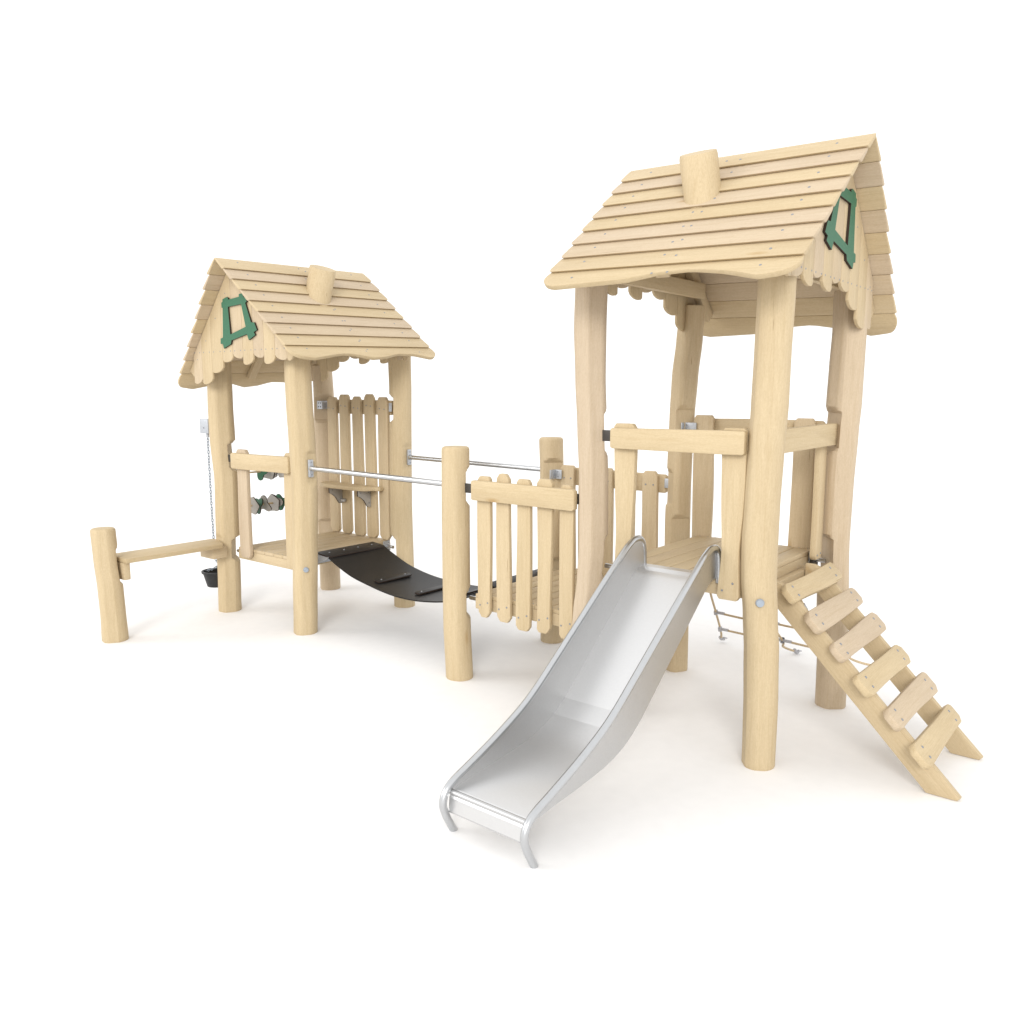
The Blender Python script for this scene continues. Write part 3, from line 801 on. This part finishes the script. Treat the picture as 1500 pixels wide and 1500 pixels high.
for (rad, z) in ((.078, .188), (.082, .190), (.112, .300), (.122, .302), (.124, .318), (.110, .320), (.106, .305), (.076, .205)):
    rings.append([tb.verts.new((cx+rad*math.cos(2*PI*k/n), cy+rad*math.sin(2*PI*k/n), z)) for k in range(n)])
for A, B in zip(rings, rings[1:]):
    for k in range(n): tb.faces.new((A[k], A[(k+1) % n], B[(k+1) % n], B[k]))
tb.faces.new(rings[0][::-1]); tb.faces.new(rings[-1])
b.take(tb, BUCKETM, None, 0, 0, sharp=.7); b.build('bucket_body', bk)
b = MB(); b.box((BX+.075, BY-.008, .362), (BX+.10, BY+.008, .41), BUCKETM, bev=.003); b.build('hook', bk)

# ------------------------------------------------------------------ turning discs on two rods
dg = thing('disc_game', 'two rods of grey and green turning discs inside the small tower', 'disc game', (0, .5, .55))
def disc_outline(kind, R_):
    if kind == 'pent': return [(R_*math.cos(2*PI*k/5+a), R_*math.sin(2*PI*k/5+a)) for k in range(5) for a in (-.06, .06)]
    if kind == 'tri':
        return [(R_*(.78+.24*math.cos(3*t))*math.cos(t), R_*(.78+.24*math.cos(3*t))*math.sin(t)) for t in [2*PI*k/30 for k in range(30)]]
    return [(R_*(.76+.24*math.cos(3*t+.5))*math.cos(t), R_*(.76+.24*math.cos(3*t+.5))*math.sin(t)) for t in [2*PI*k/42 for k in range(42)]]
for z, rows_ in ((.848, [(.250, 'pent', 0, .18), (.312, 'clover', .8, -.10), (.362, 'tri', 1.4, .30), (.455, 'pent', .4, .15), (.492, 'tri', .2, .1), (.540, 'clover', .3, .1), (.66, 'pent', .3, .1)]),
                 (1.126, [(.345, 'clover', 2.5, .2), (.418, 'pent', .2, .2), (.452, 'pent', .7, .05), (.560, 'pent', .4, .2), (.70, 'clover', .1, -.1)])):
    rod = MB(); rod.tube([(0, .085, z), (0, .915, z)], .0075, WOOD, n=10, grain=1); ro = rod.build('rod', dg)
    for (yy, kind, rot, tilt) in rows_:
        b = MB(); b.edge_mat = DARKEDGE
        M = Matrix.Translation((0, yy, z)) @ Matrix.Rotation(tilt, 4, 'Z') @ Matrix.Rotation(tilt*.7, 4, 'X') @ axes((0, 0, 0), (1, 0, 0), (0, 0, 1), (0, -1, 0)) @ Matrix.Rotation(rot, 4, 'Z')
        b.board(disc_outline(kind, .080), .010, M, mat=GREEN if kind == 'clover' else GREYBOARD, bev=0)
        b.build('disc', ro)

# ------------------------------------------------------------------ rope net behind the tall tower
rn = thing('rope_net', 'beige climbing rope net hanging behind the tall tower and pegged to the floor', 'rope net', (4.0, 1.5, 0))
ropes = [catmull([(3.72, 1.0, .86), (3.668, 1.22, .53), (3.60, 1.49, .285), (3.575, 1.64, .112), (3.545, 1.72, .03)], 5),
         catmull([(3.93, 1.0, .86), (3.95, 1.22, .56), (3.985, 1.49, .282), (4.04, 1.59, .140), (4.02, 1.66, .08), (4.055, 1.80, .018)], 5),
         catmull([(4.22, 1.0, .86), (4.245, 1.37, .455), (4.36, 1.49, .285), (4.44, 1.62, .12), (4.50, 1.74, .05), (4.60, 1.83, .018)], 5)]
for P in ropes:
    b = MB(); b.tube(P, .0075, ROPE, n=10); b.build('rope', rn)
    b = MB(); p = Vector(P[-1]); b.tube([p+Vector((0, -.02, .016)), p, p+Vector((.012, .022, -.004))], .013, CLAMP, n=10)
    b.tube([p+Vector((.02, -.004, .014)), p+Vector((.03, .03, .002))], .005, CLAMP, n=8); b.build('ground_anchor', rn)
rungs = [((3.60, 1.49, .285), (3.985, 1.49, .282)), ((3.985, 1.49, .282), (4.36, 1.49, .285)), ((3.582, 1.61, .135), (4.037, 1.59, .145)), ((4.037, 1.59, .145), (4.43, 1.60, .14)), ((4.245, 1.36, .455), (4.02, 1.33, .455)), ((4.02, 1.33, .455), (3.65, 1.30, .46))]
rungs = rungs[:4]
for a, c in rungs:
    b = MB(); a = Vector(a); c = Vector(c); mid = (a+c)/2-Vector((0, 0, .008))
    b.tube(catmull([a, (a*.5+mid*.5)-Vector((0, 0, .001)), mid, (c*.5+mid*.5)-Vector((0, 0, .001)), c], 4), .0072, ROPE, n=10); b.build('rope', rn)
    d = (c-a).normalized()
    for p, s in ((a, 1), (c, -1)):
        k = MB(); k.tube([p-d*s*.012, p+d*s*.062], .0105, CLAMP, n=10); k.tube([p-Vector((0, 0, .018)), p+Vector((0, 0, .018))], .013, CLAMP, n=10); k.build('rope_clamp', rn)
k = MB(); k.tube([(4.240, 1.355, .475), (4.252, 1.385, .435)], .014, CLAMP, n=10); k.build('rope_clamp', rn)
